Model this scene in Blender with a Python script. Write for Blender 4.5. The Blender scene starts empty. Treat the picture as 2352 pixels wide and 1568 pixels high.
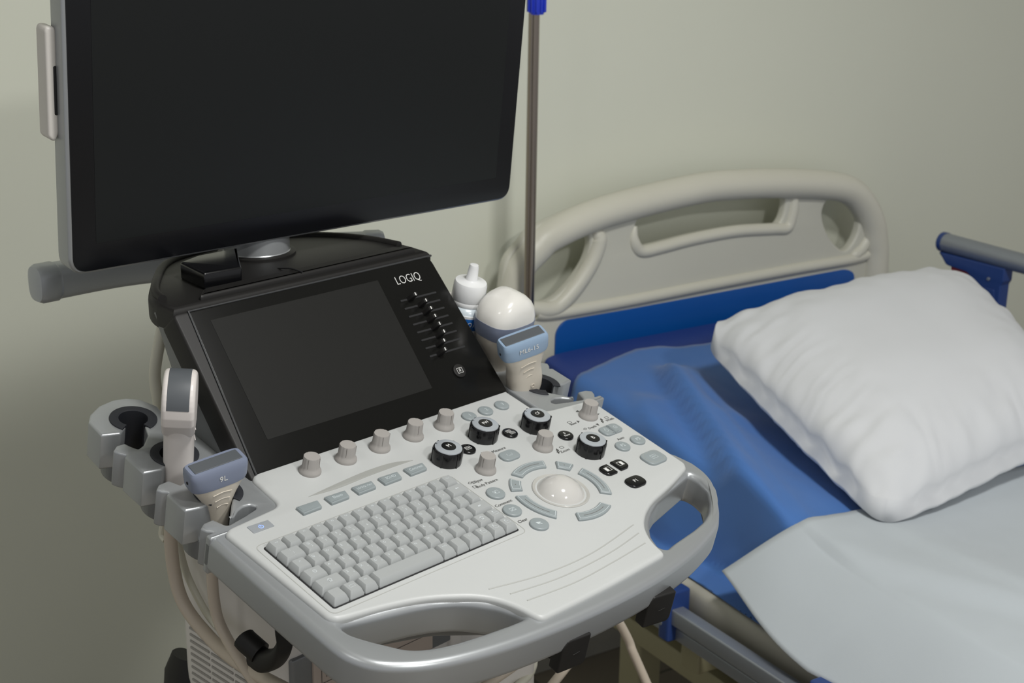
import bpy, bmesh, math, random
from mathutils import Vector as V, Matrix, noise
random.seed(4)
D=bpy.data; COL=bpy.context.scene.collection
rad=math.radians
# ---------------------------------------------------------------- camera model (2352 x 1568)
F=3423.58; PITCH=0.3112257; ROLL=0.0147313; HC=1.6
PSI=0.8013148; TILT=0.226403; PSIH=0.574805
RX=Matrix.Rotation(-PITCH,3,'X')
cr,sr=math.cos(ROLL),math.sin(ROLL)
RIGHT=RX@V((cr,0,sr)); UP=RX@V((-sr,0,cr)); FWD=RX@V((0,1,0))
CAM=V((0,0,HC)); Z=V((0,0,1))
def ray(px,py): return (FWD+RIGHT*((px-1176)/F)-UP*((py-784)/F))
def hit(px,py,P,n):
    d=ray(px,py); return CAM+d*((P-CAM).dot(n)/d.dot(n))
def hz(px,py,z): return hit(px,py,V((0,0,z)),Z)
def fr(psi,t):
    e1=V((math.cos(psi),math.sin(psi),0)); b=V((-math.sin(psi),math.cos(psi),0))
    e2=b*math.cos(t)+Z*math.sin(t); return e1,e2,e1.cross(e2)
def mat(o,x,y,z):
    return Matrix(((x[0],y[0],z[0],o[0]),(x[1],y[1],z[1],o[1]),(x[2],y[2],z[2],o[2]),(0,0,0,1)))
E1,E2,N=fr(PSI,TILT); O=V((-.1546658,1.1886954,.9658657)); B=V((-math.sin(PSI),math.cos(PSI),0))
MC=mat(O,E1,E2,N)                                  # console plane frame
def con(px,py,h=0):
    q=hit(px,py,O+N*h,N)-O; return (q.dot(E1),q.dot(E2))
HT=V((-.2552,1.3787,1.013))
T1,T2,TN=fr(PSI,rad(49.5)); MT=mat(HT,T1,T2,TN)    # touch panel frame
def tou(px,py,h=0):
    q=hit(px,py,HT+TN*h,TN)-HT; return (q.dot(T1),q.dot(T2))
MB=mat(HT,E1,B,Z)                                  # level machine frame (u, back, up)
def side(px,py,u):
    q=hit(px,py,HT+E1*u,E1)-HT; return V((u,q.dot(B),q.dot(Z)))
def front(px,py,b):
    q=hit(px,py,HT+B*b,B)-HT; return V((q.dot(E1),b,q.dot(Z)))
HH=V((math.cos(PSIH),math.sin(PSIH),0)); BB=V((math.sin(PSIH),-math.cos(PSIH),0))
A=V((.1236,2.7822,0))+BB*.09
MH=mat(A,HH,BB,Z)                                  # bed frame: across, towards the foot, up
MHB=mat(A,HH,Z,BB)                                 # headboard plane (x across, y up, z towards foot)
def hbp(px,py):
    q=hit(px,py,A,BB)-A; return (q.dot(HH),q.z)
def sp(px,py,h):
    q=hit(px,py,A+HH*h,HH)-A; return V((h,q.dot(BB),q.z))
def inH(P): q=P-A; return V((q.dot(HH),q.dot(BB),q.z))
# ---------------------------------------------------------------- materials
def pm(name,col,rough=.5,metal=0,spec=.5,bump=0,bscale=200,var=0,vscale=6,coat=0,emit=None,es=0,sheen=0):
    m=D.materials.new(name); m.use_nodes=True; nt=m.node_tree; b=nt.nodes['Principled BSDF']
    c=[((x/255)/12.92 if x/255<=.04045 else ((x/255+.055)/1.055)**2.4) for x in col]+[1]
    b.inputs['Base Color'].default_value=c; b.inputs['Roughness'].default_value=rough
    b.inputs['Metallic'].default_value=metal; b.inputs['Specular IOR Level'].default_value=spec
    b.inputs['Coat Weight'].default_value=coat
    if sheen: b.inputs['Sheen Weight'].default_value=sheen
    tc=nt.nodes.new('ShaderNodeTexCoord')
    nz=nt.nodes.new('ShaderNodeTexNoise'); nz.inputs['Scale'].default_value=vscale; nz.inputs['Detail'].default_value=5
    nt.links.new(tc.outputs['Object'],nz.inputs['Vector'])
    rp=nt.nodes.new('ShaderNodeMixRGB'); rp.blend_type='MULTIPLY'
    rp.inputs['Color1'].default_value=c
    mr=nt.nodes.new('ShaderNodeMapRange'); mr.inputs['From Min'].default_value=.3; mr.inputs['From Max'].default_value=.7
    mr.inputs['To Min'].default_value=1-(var or .03); mr.inputs['To Max'].default_value=1
    nt.links.new(nz.outputs['Fac'],mr.inputs['Value']); nt.links.new(mr.outputs['Result'],rp.inputs['Color2'])
    rp.inputs['Fac'].default_value=1; nt.links.new(rp.outputs['Color'],b.inputs['Base Color'])
    if bump:
        n2=nt.nodes.new('ShaderNodeTexNoise'); n2.inputs['Scale'].default_value=bscale; n2.inputs['Detail'].default_value=3
        nt.links.new(tc.outputs['Object'],n2.inputs['Vector'])
        bp=nt.nodes.new('ShaderNodeBump'); bp.inputs['Strength'].default_value=bump; bp.inputs['Distance'].default_value=.001
        nt.links.new(n2.outputs['Fac'],bp.inputs['Height']); nt.links.new(bp.outputs['Normal'],b.inputs['Normal'])
    if emit: b.inputs['Emission Color'].default_value=[*emit,1]; b.inputs['Emission Strength'].default_value=es
    return m
WHITE=pm('white plastic',(188,190,189),.42,bump=.05,bscale=900)
BODY=pm('warm white plastic',(206,202,196),.45,bump=.05,bscale=700)
SILVER=pm('silver paint',(166,169,171),.34,metal=.5,bump=.04,bscale=1500)
SILVERD=pm('grey satin panel',(122,124,125),.4,metal=.45,bump=.04,bscale=1200)
BLACK=pm('black satin plastic',(30,29,28),.5,spec=.3,bump=.06,bscale=1200)
BLACKG=pm('black gloss glass',(20,20,19),.2,spec=.22)
RUBBER=pm('dark rubber',(34,36,42),.6)
DISPG=pm('switched off touch display',(33,33,32),.3,spec=.3)
SCREEN=pm('switched off monitor display',(22,24,24),.32,spec=.32)
BEZ=pm('monitor black border',(14,15,18),.25,spec=.4)
RIDGE=pm('charcoal trim',(58,59,60),.35)
KEY=pm('grey key plastic',(164,167,167),.5,bump=.05,bscale=1500)
KEYT=pm('key legend',(208,213,215),.5)
KNOB=pm('warm grey knob',(162,158,154),.5)
KNOBD=pm('knob groove',(112,108,104),.6)
BTN=pm('blue grey button',(143,151,153),.36)
BTNL=pm('button legend',(200,208,210),.4)
PRINT=pm('dark grey print',(70,70,68),.6)
DIAL=pm('gloss black dial',(14,14,16),.2)
CHROME=pm('brushed chrome ring',(196,202,208),.3,metal=.45)
WPR=pm('white print',(225,225,222),.5)
BALL=pm('white trackball',(196,194,190),.1,coat=.6)
BALLR=pm('trackball ring',(178,177,172),.3)
GROOVE=pm('plate shallow groove',(160,161,157),.5)
GROOVEL=pm('plate rib line',(172,173,169),.5)
POWER=pm('blue power light',(120,150,255),.4,emit=(.25,.4,1),es=1.1)
PBEIGE=pm('probe ivory plastic',(206,198,184),.38,bump=.03,bscale=900)
PWHITE=pm('probe white plastic',(218,212,208),.36)
PBLUE=pm('probe blue grey collar',(142,164,188),.36)
PBLUED=pm('probe violet grey collar',(122,130,150),.4)
PLENS=pm('probe dark grey lens',(84,88,92),.45)
PLENSW=pm('probe white dome lens',(222,220,214),.2,coat=.3)
CABLE=pm('beige cable',(188,176,160),.45)
CABLEL=pm('ivory cable',(206,204,188),.4)
BOTTLE=pm('white bottle plastic',(225,226,226),.25)
BOTB=pm('bottle body milky',(196,206,212),.25)
BOTL=pm('bottle blue label',(28,98,176),.35)
BOTG=pm('bottle green print',(50,120,120),.4)
WALL=pm('cream painted wall',(219,221,206),.75,bump=.05,bscale=60,var=.035,vscale=1.5)
CEIL=pm('white ceiling',(225,225,220),.8)
BASE=pm('pale marble skirting',(158,156,146),.35,var=.15,vscale=9)
STEEL=pm('stainless steel',(150,140,130),.24,metal=1)
HBM=pm('cream moulded plastic',(208,206,192),.42,bump=.04,bscale=300)
HBP=pm('headboard recessed face',(202,201,188),.5)
HBBL=pm('royal blue panel',(6,82,162),.4,var=.06)
MATT=pm('navy mattress vinyl',(34,58,128),.42,bump=.08,bscale=120)
BSHEET=pm('blue nonwoven sheet',(66,114,182),.75,bump=.35,bscale=900,var=.07,vscale=14,sheen=.2)
WSHEET=pm('white cotton sheet',(182,189,194),.8,bump=.25,bscale=1100,sheen=.2)
PILLOW=pm('white pillow case',(210,212,215),.8,bump=.2,bscale=1100,sheen=.2)
BFRAME=pm('beige powder coated steel',(176,173,162),.4)
ALU=pm('anodised aluminium',(150,155,163),.38,metal=.6)
OLIVE=pm('cream powder coated beam',(146,141,112),.5)
BLUEB=pm('blue bracket plastic',(36,62,120),.4)
RED=pm('red lever plastic',(140,20,28),.4)
BLUEK=pm('bright blue knob',(38,62,200),.35)
TAPE=pm('power key',(150,154,158),.45)
VENT=pm('grey vent slots',(150,147,142),.6)
SILVERL=pm('light silver paint',(172,176,180),.36,metal=.3,bump=.04,bscale=1500)
DARK=pm('dark gap',(24,24,26),.7)
PORC=pm('disc drive front',(176,163,152),.45)
# floor with tile joints
def floor_mat():
    m=pm('brown stone floor tile',(104,94,80),.35,var=.2,vscale=3); nt=m.node_tree; b=nt.nodes['Principled BSDF']
    tc=nt.nodes.new('ShaderNodeTexCoord'); br=nt.nodes.new('ShaderNodeTexBrick'); br.offset=0
    br.inputs['Scale'].default_value=1; br.inputs['Brick Width'].default_value=.6; br.inputs['Row Height'].default_value=.6
    br.inputs['Mortar Size'].default_value=.004; br.inputs['Color1'].default_value=(.21,.185,.145,1); br.inputs['Color2'].default_value=(.23,.20,.155,1); br.inputs['Mortar'].default_value=(.10,.09,.07,1)
    nt.links.new(tc.outputs['Object'],br.inputs['Vector']); nt.links.new(br.outputs['Color'],b.inputs['Base Color'])
    return m
FLOOR=floor_mat()
# ---------------------------------------------------------------- mesh helpers (every helper returns a loose mesh)
def rawmesh(v,f):
    m=D.meshes.new('m'); m.from_pydata([tuple(p) for p in v],[],f); m.update(); return m
def clean(m,d=1e-6):
    bm=bmesh.new(); bm.from_mesh(m); bmesh.ops.remove_doubles(bm,verts=bm.verts,dist=d)
    bmesh.ops.recalc_face_normals(bm,faces=bm.faces); bm.to_mesh(m); bm.free(); return m
def shape(polys,z0,z1,bev=0,res=3):
    c=D.curves.new('c','CURVE'); c.dimensions='2D'; c.fill_mode='BOTH'
    for p in polys:
        s=c.splines.new('POLY'); s.points.add(len(p)-1); s.use_cyclic_u=True
        for i,q in enumerate(p): s.points[i].co=(q[0],q[1],0,1)
    c.extrude=max((z1-z0)/2-bev,0); c.bevel_depth=bev; c.bevel_resolution=res; c.offset=-bev
    o=D.objects.new('t',c); m=D.meshes.new_from_object(o); D.objects.remove(o); D.curves.remove(c)
    m.transform(Matrix.Translation((0,0,(z0+z1)/2))); return clean(m)
def text(s,size,x=0,y=0,z=0,rot=0,al='CENTER',sx=1,shear=0,off=0):
    c=D.curves.new('t','FONT'); c.body=s; c.size=size; c.align_x=al; c.align_y='CENTER'; c.extrude=.00008; c.shear=shear; c.resolution_u=3; c.offset=off
    o=D.objects.new('t',c); m=D.meshes.new_from_object(o); D.objects.remove(o); D.curves.remove(c)
    m.transform(Matrix.Translation((x,y,z))@Matrix.Rotation(rot,4,'Z')@Matrix.Diagonal((sx,1,1,1))); return m
def tube(pts,r,res=5,sm=True,sub=8,radii=None):
    pts=[V(p) for p in pts]
    if sm and len(pts)>2: pts=crom(pts,sub)
    c=D.curves.new('c','CURVE'); c.dimensions='3D'; c.bevel_depth=r; c.bevel_resolution=res; c.use_fill_caps=True
    s=c.splines.new('POLY'); s.points.add(len(pts)-1)
    for i,q in enumerate(pts): s.points[i].co=(*q,1)
    o=D.objects.new('t',c); m=D.meshes.new_from_object(o); D.objects.remove(o); D.curves.remove(c); return clean(m)
def crom(P,sub=8,closed=False):
    out=[]; n=len(P)
    for i in range(n if closed else n-1):
        g=(lambda k:P[k%n]) if closed else (lambda k:P[min(max(k,0),n-1)])
        a,b,c,d=[V(g(i+j)) for j in (-1,0,1,2)]
        for k in range(sub):
            t=k/sub; out.append(.5*((2*b)+(c-a)*t+(2*a-5*b+4*c-d)*t*t+(3*b-a-3*c+d)*t**3))
    if not closed: out.append(V(P[-1]))
    return out
def sm2(P,sub=6):
    return [(p[0],p[1]) for p in crom([V((p[0],p[1],0)) for p in P],sub,True)]
def rpoly(P,r,n=5):
    """round corners of a polygon; r number or list"""
    out=[]; k=len(P)
    for i in range(k):
        a,b,c=V(P[i-1]).to_2d(),V(P[i]).to_2d(),V(P[(i+1)%k]).to_2d()
        rr=r[i] if isinstance(r,(list,tuple)) else r
        if rr<=0: out.append((b.x,b.y)); continue
        u=(a-b); w=(c-b); lu,lw=u.length,w.length; u/=lu; w/=lw
        d=min(rr,lu*.49,lw*.49)
        p0=b+u*d; p1=b+w*d
        for j in range(n+1):
            t=j/n; q=p0*(1-t)**2+b*2*t*(1-t)+p1*t*t; out.append((q.x,q.y))
    return out
def rrect(cx,cy,w,h,r,n=5): return rpoly([(cx-w/2,cy-h/2),(cx+w/2,cy-h/2),(cx+w/2,cy+h/2),(cx-w/2,cy+h/2)],r,n)
def circ(cx,cy,r,n=32,a0=0,a1=360): 
    full=abs(a1-a0)>=360
    return [(cx+r*math.cos(rad(a0+(a1-a0)*i/(n if full else n-1))),cy+r*math.sin(rad(a0+(a1-a0)*i/(n if full else n-1)))) for i in range(n)]
def loft(rings,cap0=True,cap1=True):
    n=len(rings[0]); v=[p for r in rings for p in r]; f=[]
    for i in range(len(rings)-1):
        for j in range(n):
            f.append((i*n+j,i*n+(j+1)%n,(i+1)*n+(j+1)%n,(i+1)*n+j))
    if cap0: f.append(tuple(range(n-1,-1,-1)))
    if cap1: f.append(tuple((len(rings)-1)*n+j for j in range(n)))
    return clean(rawmesh(v,f))
def sup(w,d,p,n=48):
    o=[]
    for i in range(n):
        a=2*math.pi*i/n; c,s=math.cos(a),math.sin(a)
        o.append((w*math.copysign(abs(c)**(2/p),c),d*math.copysign(abs(s)**(2/p),s)))
    return o
def sect(secs,n=48,**k):
    """secs: (z, halfw, halfd, power, drop, ox)"""
    R=[]
    for s in secs:
        z,w,d,p=s[:4]; dr=s[4] if len(s)>4 else 0; ox=s[5] if len(s)>5 else 0
        R.append([(x+ox,y,z-dr*(x/w)**2) for x,y in sup(w,d,p,n)])
    return loft(R,**k)
def lathe(prof,n=32):
    return loft([[(r*math.cos(2*math.pi*i/n),r*math.sin(2*math.pi*i/n),z) for i in range(n)] for r,z in prof])
def ngon(P,z0,z1,bev=0): return shape([P],z0,z1,bev)
def box(x0,x1,y0,y1,z0,z1,bev=.002):
    return shape([rrect((x0+x1)/2,(y0+y1)/2,x1-x0,y1-y0,bev*1.5)],z0,z1,bev)
def combine(parts,sharp=32):
    bm=bmesh.new()
    for p in parts:
        m,M,mi=(list(p)+[Matrix(),0])[:3] if len(p)<3 else p
        m.transform(M)
        nf=len(bm.faces); bm.from_mesh(m); bm.faces.ensure_lookup_table()
        for f in bm.faces[nf:]: f.material_index=mi
        D.meshes.remove(m)
    m=D.meshes.new('mesh'); bm.to_mesh(m); bm.free()
    m.polygons.foreach_set('use_smooth',[True]*len(m.polygons))
    m.set_sharp_from_angle(angle=rad(sharp)); return m
WM={}
def obj(name,parts,mats,parent=None,M=Matrix(),label=None,sharp=32,kind=None):
    """parts: mesh, or list of (mesh, matrix, material index)"""
    if not isinstance(parts,list): parts=[(parts,Matrix(),0)]
    parts=[(p,Matrix(),0) if not isinstance(p,tuple) else (p if len(p)==3 else (p[0],p[1],0)) for p in parts]
    me=combine(parts,sharp); me.name=name
    for m in (mats if isinstance(mats,(list,tuple)) else [mats]): me.materials.append(m)
    o=D.objects.new(name,me); COL.objects.link(o)
    # origin of every mesh sits at its own centre
    cs=[V(c) for c in o.bound_box]; c=(cs[0]+cs[6])/2
    me.transform(Matrix.Translation(-c)); M=M@Matrix.Translation(c)
    o.parent=parent
    o.matrix_local=(WM[parent.name].inverted()@M) if parent else M
    WM[o.name]=M.copy()
    if label: o['label']=label
    if kind: o['kind']=kind
    return o
def root(name,loc,label,cat,group=None):
    o=D.objects.new(name,None); COL.objects.link(o); o.location=loc; o.empty_display_size=.05
    WM[o.name]=Matrix.Translation(loc); o['label']=label; o['category']=cat
    if group: o['group']=group
    return o
def tag(o,label,cat,group=None):
    o['label']=label; o['category']=cat
    if group: o['group']=group
    return o
I=Matrix()
def T(x,y,z=0,r=0): return Matrix.Translation((x,y,z))@Matrix.Rotation(r,4,'Z')
# ================================================================ ROOM
MW=mat(V((.1236,2.7822,0)),HH,BB,Z)
obj('wall_back',box(-4,5,-.12,0,0,2.8,.001),WALL,None,MW,kind='structure')
obj('floor',box(-4,5,-.12,5.2,-.06,0,.001),FLOOR,None,MW,kind='structure')
obj('ceiling',box(-4,5,-.12,5.2,2.8,2.86,.001),CEIL,None,MW,kind='structure')
obj('baseboard_back',box(-4,5,0,.012,0,.085,.002),BASE,None,MW,kind='structure')
# ================================================================ ULTRASOUND MACHINE
base=HT+E1*.25+B*.13; base.z=0
US=root('ultrasound_machine',base,'large white and silver ultrasound machine with black touch panel, keyboard console and big dark monitor','ultrasound machine')
WM[US.name]=Matrix.Translation(base)
# ---- white control plate
pl=[(588,1085),(1165,898),(1229.6,940.4),(1255,941.6),(1357,916),(1574,1061.5),(1578,1072),(1545,1110),(1500,1150),(1485,1175),(1480,1205),(1497,1240),(1530,1270),(1390,1350),(1245,1421),(1186,1390),(1135,1373),(1084,1367),(986,1370),(884,1391),(799,1415),(772,1420),(751.6,1415),(517,1224),(524,1212),(644,1158),(578,1098.6)]
rr=[.006,0,.008,.008,.012,.003,.006,.02,.02,.01,.02,.02,.006,.05,.008,.02,.02,.02,.03,.03,.02,.01,.01,.006,.006,.012,.006]
PL=[con(*p) for p in pl]; PL[0]=(.069,.214); PL[1]=(.4258,.214)
plate=obj('control_panel',shape([rpoly(PL,rr,6)],-.014,0,.0045,5),WHITE,US,MC,label='white plate carrying the keyboard, knobs and trackball')
# ---- silver tray with carrying handle
mir=lambda P:[(.503-x,y) for x,y in P]
tray_out=[(-.030,.153),(-.030,.05),(-.029,-.03),(-.026,-.052),(-.012,-.076),(.02,-.097),(.062,-.111),(.1157,-.121),(.18,-.127),(.2515,-.129)]
right=[(.2515,-.129),(.315,-.1265),(.373,-.119),(.415,-.109),(.440,-.1005),(.4560,-.0900),(.4750,-.0745),(.5030,-.0455),(.5135,-.0250),(.5165,-.0040)]
to=tray_out[:3]+[(p.x,p.y) for p in crom([V((x,y,0)) for x,y in tray_out[2:]+right[1:]],5)][1:]+[(.512,.018),(.505,.03),(.512,.14),(.505,.150),(.44,.158),(.43,.166),(.43,.235),(.06,.235),(.06,.165)]
h1=[(-.0050,-.0150),(.0150,-.0205),(.0380,-.0258),(.0700,-.0328),(.0897,-.0390),(.1080,-.0475),(.1191,-.0550),(.1368,-.0720),(.1470,-.0900),(.1480,-.0975),(.1300,-.0965),(.0958,-.0925),(.0700,-.0885),(.0496,-.0835),(.0360,-.0780),(.0245,-.0705),(.0060,-.0455),(-.0040,-.0290)]
h1=rpoly(h1,.006,4)
h2=rpoly([(.4900,-.0180),(.4550,-.0260),(.4200,-.0340),(.3950,-.0455),(.3760,-.0580),(.3600,-.0740),(.3520,-.0920),(.3560,-.0975),(.3697,-.0945),(.4108,-.0895),(.4330,-.0850),(.4530,-.0770),(.4720,-.0640),(.4880,-.0480),(.4930,-.0300),(.4920,-.0220)][::-1],.006,4)
obj('console_tray',shape([to,h1,h2],-.044,-.005,.008,6),SILVER,US,MC,label='silver tray with wraparound front handle',sharp=40)
obj('tray_skirt',shape([rpoly([(-.016,.15),(-.016,.012),(.02,-.006),(.10,-.03),(.15,-.06),(.17,-.095),(.33,-.095),(.355,-.06),(.40,-.03),(.47,-.012),(.50,0),(.49,.20),(.02,.20)],.01)],-.056,-.04,.004),SILVERD,US,MC)
# ---- keyboard
KB=con(769,1397.6); U0,V0=0,0
uw=.0168; vh=.01735
rows=[[('esc',1)]+[('`',1)]+[('F%d'%i,1) for i in range(1,11)]+[('|',1),('Del',1)],
 [('!1',1.5)]+[(a+b,1) for a,b in zip('@#$%^&*()_+','234567890-=')]+[('<-',1.5)],
 [('|<',1.1)]+[(c,1) for c in 'QWERTYUIOP']+[('[',1),(']',1),('\\',.9)],
 [('o',1.4)]+[(c,1) for c in 'ASDFGHJKL']+[(';',1),("'",1),('ret',1.6)],
 [('up',1.85)]+[(c,1) for c in 'ZXCVBNM']+[('<,',1),('>.',1),('?/',1),('up',1.1),('a^',1.05)],
 [('',1.1),('box',1.05),('Alt',1.0),('',4.85),('AltG',1),('',1),('Ctl',1),('a<',1),('av',1),('a>',1)]]
arrow=[(-.0022,0),(-.0006,.0014),(-.0006,.0005),(.0022,.0005),(.0022,-.0005),(-.0006,-.0005),(-.0006,-.0014)]
uparr=[(0,.0026),(.0026,.0002),(.0013,.0002),(.0013,-.0022),(-.0013,-.0022),(-.0013,.0002),(-.0026,.0002)]
def scaleP(P,s): return [(x*s,y*s) for x,y in P]
def key_mesh(w,d,leg,h=.0072):
    g=.0004; R=[]
    for z,ix,i0,i1 in ((-.002,0,0,0),(.0018,.0001,.0001,.0001),(h*.86,.0020,.0026,.0008),(h,.0027,.0034,.0014)):
        x0,x1,y0,y1=g+ix,w-g-ix,g+i0,d-g-i1
        R.append([(x,y,z) for x,y in rrect((x0+x1)/2,(y0+y1)/2,x1-x0,y1-y0,.0012,3)])
    parts=[(loft(R),I,0)]
    cx,cy=w/2,d/2+.0012; z=h+.0001
    if leg=='<-': parts.append((ngon(arrow,0,.0001),T(cx,cy,z),1))
    elif leg=='up': parts.append((shape([scaleP(uparr,1.1),scaleP(uparr,.78)],0,.0001),T(cx,cy,z),1))
    elif leg=='ret':
        parts.append((ngon(arrow,0,.0001),T(cx-.0006,cy-.0006,z),1)); parts.append((ngon(rrect(.0019,.001,.0006,.003,0),0,.0001),T(cx-.0006,cy-.0006,z),1))
    elif leg=='box': parts.append((shape([rrect(0,0,.0062,.0034,.0006),rrect(0,0,.0056,.0028,.0004)],0,.0001),T(cx,cy,z),1))
    elif leg.startswith('a') and len(leg)==2:
        parts.append((shape([rrect(0,0,.0060,.0032,.0006),rrect(0,0,.0054,.0026,.0004)],0,.0001),T(cx+.0004,cy-.0012,z),1))
        parts.append((ngon(scaleP(uparr,.45),0,.0001),T(cx-.001,cy+.0022,z,{'^':0,'<':rad(90),'v':rad(180),'>':rad(-90)}[leg[1]]),1))
    elif len(leg)==2 and not leg.startswith('F') and leg!='|<':
        parts.append((text(leg[0],.0036,cx-.0008,cy+.0022,z),I,1)); parts.append((text(leg[1],.0036,cx+.0004,cy-.0022,z),I,1))
    elif leg=='o':
        parts.append((shape([circ(0,0,.0021,16),circ(0,0,.0016,16)],0,.0001),T(cx,cy,z),1)); parts.append((ngon(rrect(0,0,.0020,.0005,0),0,.0001),T(cx,cy,z),1))
    elif leg.startswith('F'): parts.append((text(leg,.0030,cx,cy+.0022,z),I,1))
    elif leg: parts.append((text(leg,.0040 if len(leg)==1 else .0028,cx-(.0022 if len(leg)==1 else 0),cy+.0016,z),I,1))
    if len(leg)==1 and leg in 'QWERTYUIOPASDFGHJKLZXCV':
        parts.append((text({'Q':'a','W':'n','E':'x'}.get(leg,'o'),.0026,cx+.0030,cy-.0014,z),I,1))
    return parts
for r,row in enumerate(rows):
    x=0; y=(5-r)*vh
    tot=sum(w for _,w in row)
    for leg,w in row:
        ww=w*14/tot*uw
        obj('key',key_mesh(ww,vh,leg),[KEY,KEYT],plate,MC@T(x,y,.0006)); x+=ww
obj('keyboard_well',shape([rrect(7*uw,3*vh,14*uw+.002,6*vh+.002,.003)],-.004,.0006,.0002),DARK,plate,MC)
obj('keyboard_rim',shape([rrect(7*uw,3*vh,14*uw+.014,6*vh+.014,.008),rrect(7*uw,3*vh,14*uw+.0126,6*vh+.0126,.0074)],-.001,.0003),GROOVEL,plate,MC)
# ---- rotary knobs
def small_knob():
    p=[(.0001,-.002),(.0112,-.002),(.0116,.001),(.0112,.0032),(.0098,.0052),(.0090,.008),(.0087,.0175),(.0083,.0188),(.0001,.0190)]
    R=[]; n=48
    for r,z in p:
        ring=[]
        for i in range(n):
            a=2*math.pi*i/n
            k=1-(.06 if (i%12 in (0,) and z>.005) else 0)
            ring.append((r*k*math.cos(a),r*k*math.sin(a),z))
        R.append(ring)
    parts=[(loft(R),I,0)]
    for k in range(4):
        a=rad(30+90*k); parts.append((box(-.0003,.0003,-.0002,.0002,.006,.0185,.0001),T(.0088*math.cos(a),.0088*math.sin(a),0,a),1))
    return parts
for i,(u,v) in enumerate([(.1179,.1865),(.1645,.1862),(.2107,.1862),(.2582,.1860),(.3032,.1855),(.2826,.0972),(.3725,.0986),(.4718,.1208)]):
    obj('knob',small_knob(),[KNOB,KNOBD],plate,MC@T(u,v,0,rad(15*i)),sharp=45)
for s,(u,v),mk in (('M',(.2576,.1322),'X'),('PW',(.3270,.1477),'Y'),('CF',(.3953,.1337),'Z'),('B',(.4143,.0656),'')):
    p=[(.0001,-.002),(.0158,-.002),(.0166,.001),(.0166,.0145),(.0158,.0162),(.0150,.0166)]
    parts=[(lathe(p,48),I,0),(lathe([(.0001,.016),(.0149,.016),(.0146,.0175),(.0120,.0182),(.0001,.0183)],48),I,1),
           (lathe([(.0001,.0182),(.0080,.0182),(.0076,.0189),(.0001,.0190)],40),I,0),(text(s,.0072 if len(s)<2 else .0062,0,0,.0191,sx=.95),I,2)]
    for k in range(6):
        a=rad(20+60*k); parts.append((box(-.0006,.0006,-.0008,.0008,0,.0162,.0002),T(.0166*math.cos(a),.0166*math.sin(a),0,a),0))
    if mk: parts.append((text(mk,.0030,-.006,.0118,.0180,rot=rad(20)),I,0))
    obj('dial',parts,[DIAL,CHROME,WPR],plate,MC@T(u,v,0,rad(8)),label='black dial with chrome ring marked '+s)
# ---- push buttons
def rbtn(P,h=.0028,bev=.0014): return shape([P],-.003,h,bev,3)
def outl(P,s): return shape([P,[(x*s,y*s) for x,y in P]],0,.0001)
def button(u,v,parts,mats,label=None,r=0): obj('button',parts,mats,plate,MC@T(u,v,0,r),label=label)
zt=.0029
for s,(u,v) in (('1',(.3429,.1870)),('2',(.3686,.1867)),('3',(.3946,.1868))): button(u,v,[(rbtn(circ(0,0,.0088)),I,0),(text(s,.0065,.001,0,zt),I,1)],[BTN,BTNL])
def icon(w,h): return shape([rrect(0,0,w,h,.0005),rrect(0,0,w-.0008,h-.0008,.0003)],0,.0001)
button(.3596,.1378,[(rbtn(circ(0,0,.0090)),I,0),(icon(.0066,.0040),T(-.001,.0022,zt),1),(icon(.0066,.0040),T(.001,-.0024,zt),1),(text('PDI',.0028,-.001,.0022,zt),I,1),(text('TVI',.0028,.001,-.0024,zt),I,1)],[DIAL,WPR],'black round button with two small boxed legends')
button(.2933,.1364,[(rbtn(circ(0,0,.0090)),I,0),(icon(.0080,.0052),T(0,0,zt),1),(text('CW',.0038,0,0,zt),I,1)],[DIAL,WPR],'black round button marked CW')
button(.4140,.1027,[(rbtn(circ(0,0,.0090)),I,0),(text('B',.0044,0,.0026,zt),I,1),(text('Flow',.0044,0,-.0018,zt),I,1)],[DIAL,WPR],'black round button marked B Flow')
button(.4565,.0537,[(rbtn(circ(0,0,.0090)),I,0),(text('P2',.0066,0,0,zt),I,1)],[BTN,BTNL])
button(.4835,.0543,[(rbtn(circ(0,0,.0090)),I,0),(text('P3',.0066,0,0,zt),I,1)],[BTN,BTNL])
lh=rpoly([(-.0150,-.0085),(-.0004,-.0085),(-.0004,.0085),(-.0150,.0085)],[.0085,.0005,.0005,.0085],8)
rh=[(-x,y) for x,y in lh][::-1]
for P,x,k in ((lh,-.0075,0),(rh,.0075,1)):
    ic=[(shape([circ(0,0,.0026,20),circ(0,0,.0021,20)],0,.0001),T(x,0,zt),1)]
    if k: ic.append((ngon(circ(0,0,.0006,10),0,.0001),T(x,0,zt),1))
    else: ic.append((ngon(rrect(0,.0036,.0006,.002,0),0,.0001),T(x,0,zt),1))
    button(.4715,.0856,[(rbtn(P),I,0)]+ic,[BTN,BTNL])
button(.3255,.1044,[(rbtn(rpoly([(-.0125,-.0085),(.0125,-.0085),(.0125,.0085),(-.0125,.0085)],.0085,8)),I,0),(text('I_._I',.0046,0,0,zt),I,1)],[BTN,BTNL])
bigP=rpoly([(-.0150,-.0115),(.0150,-.0115),(.0150,.0115),(-.0150,.0115)],.009,8)
button(.4705,.0194,[(rbtn(bigP,.0030),I,0),(outl([(x*.82,y*.82) for x,y in bigP],.96),T(0,0,.003),2),(icon(.0090,.0066),T(0,0,.0031),1),(text('***',.005,0,-.0008,.0031),I,1)],[BTN,BTNL,GROOVE],'large grey button with a framed star icon')
dl=rpoly([(-.0085,-.0088),(.0075,-.0088),(.0075,.0088),(-.0085,.0088)],[.008,.001,.001,.008],8); dr_=[(-x,y) for x,y in dl][::-1]
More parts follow.
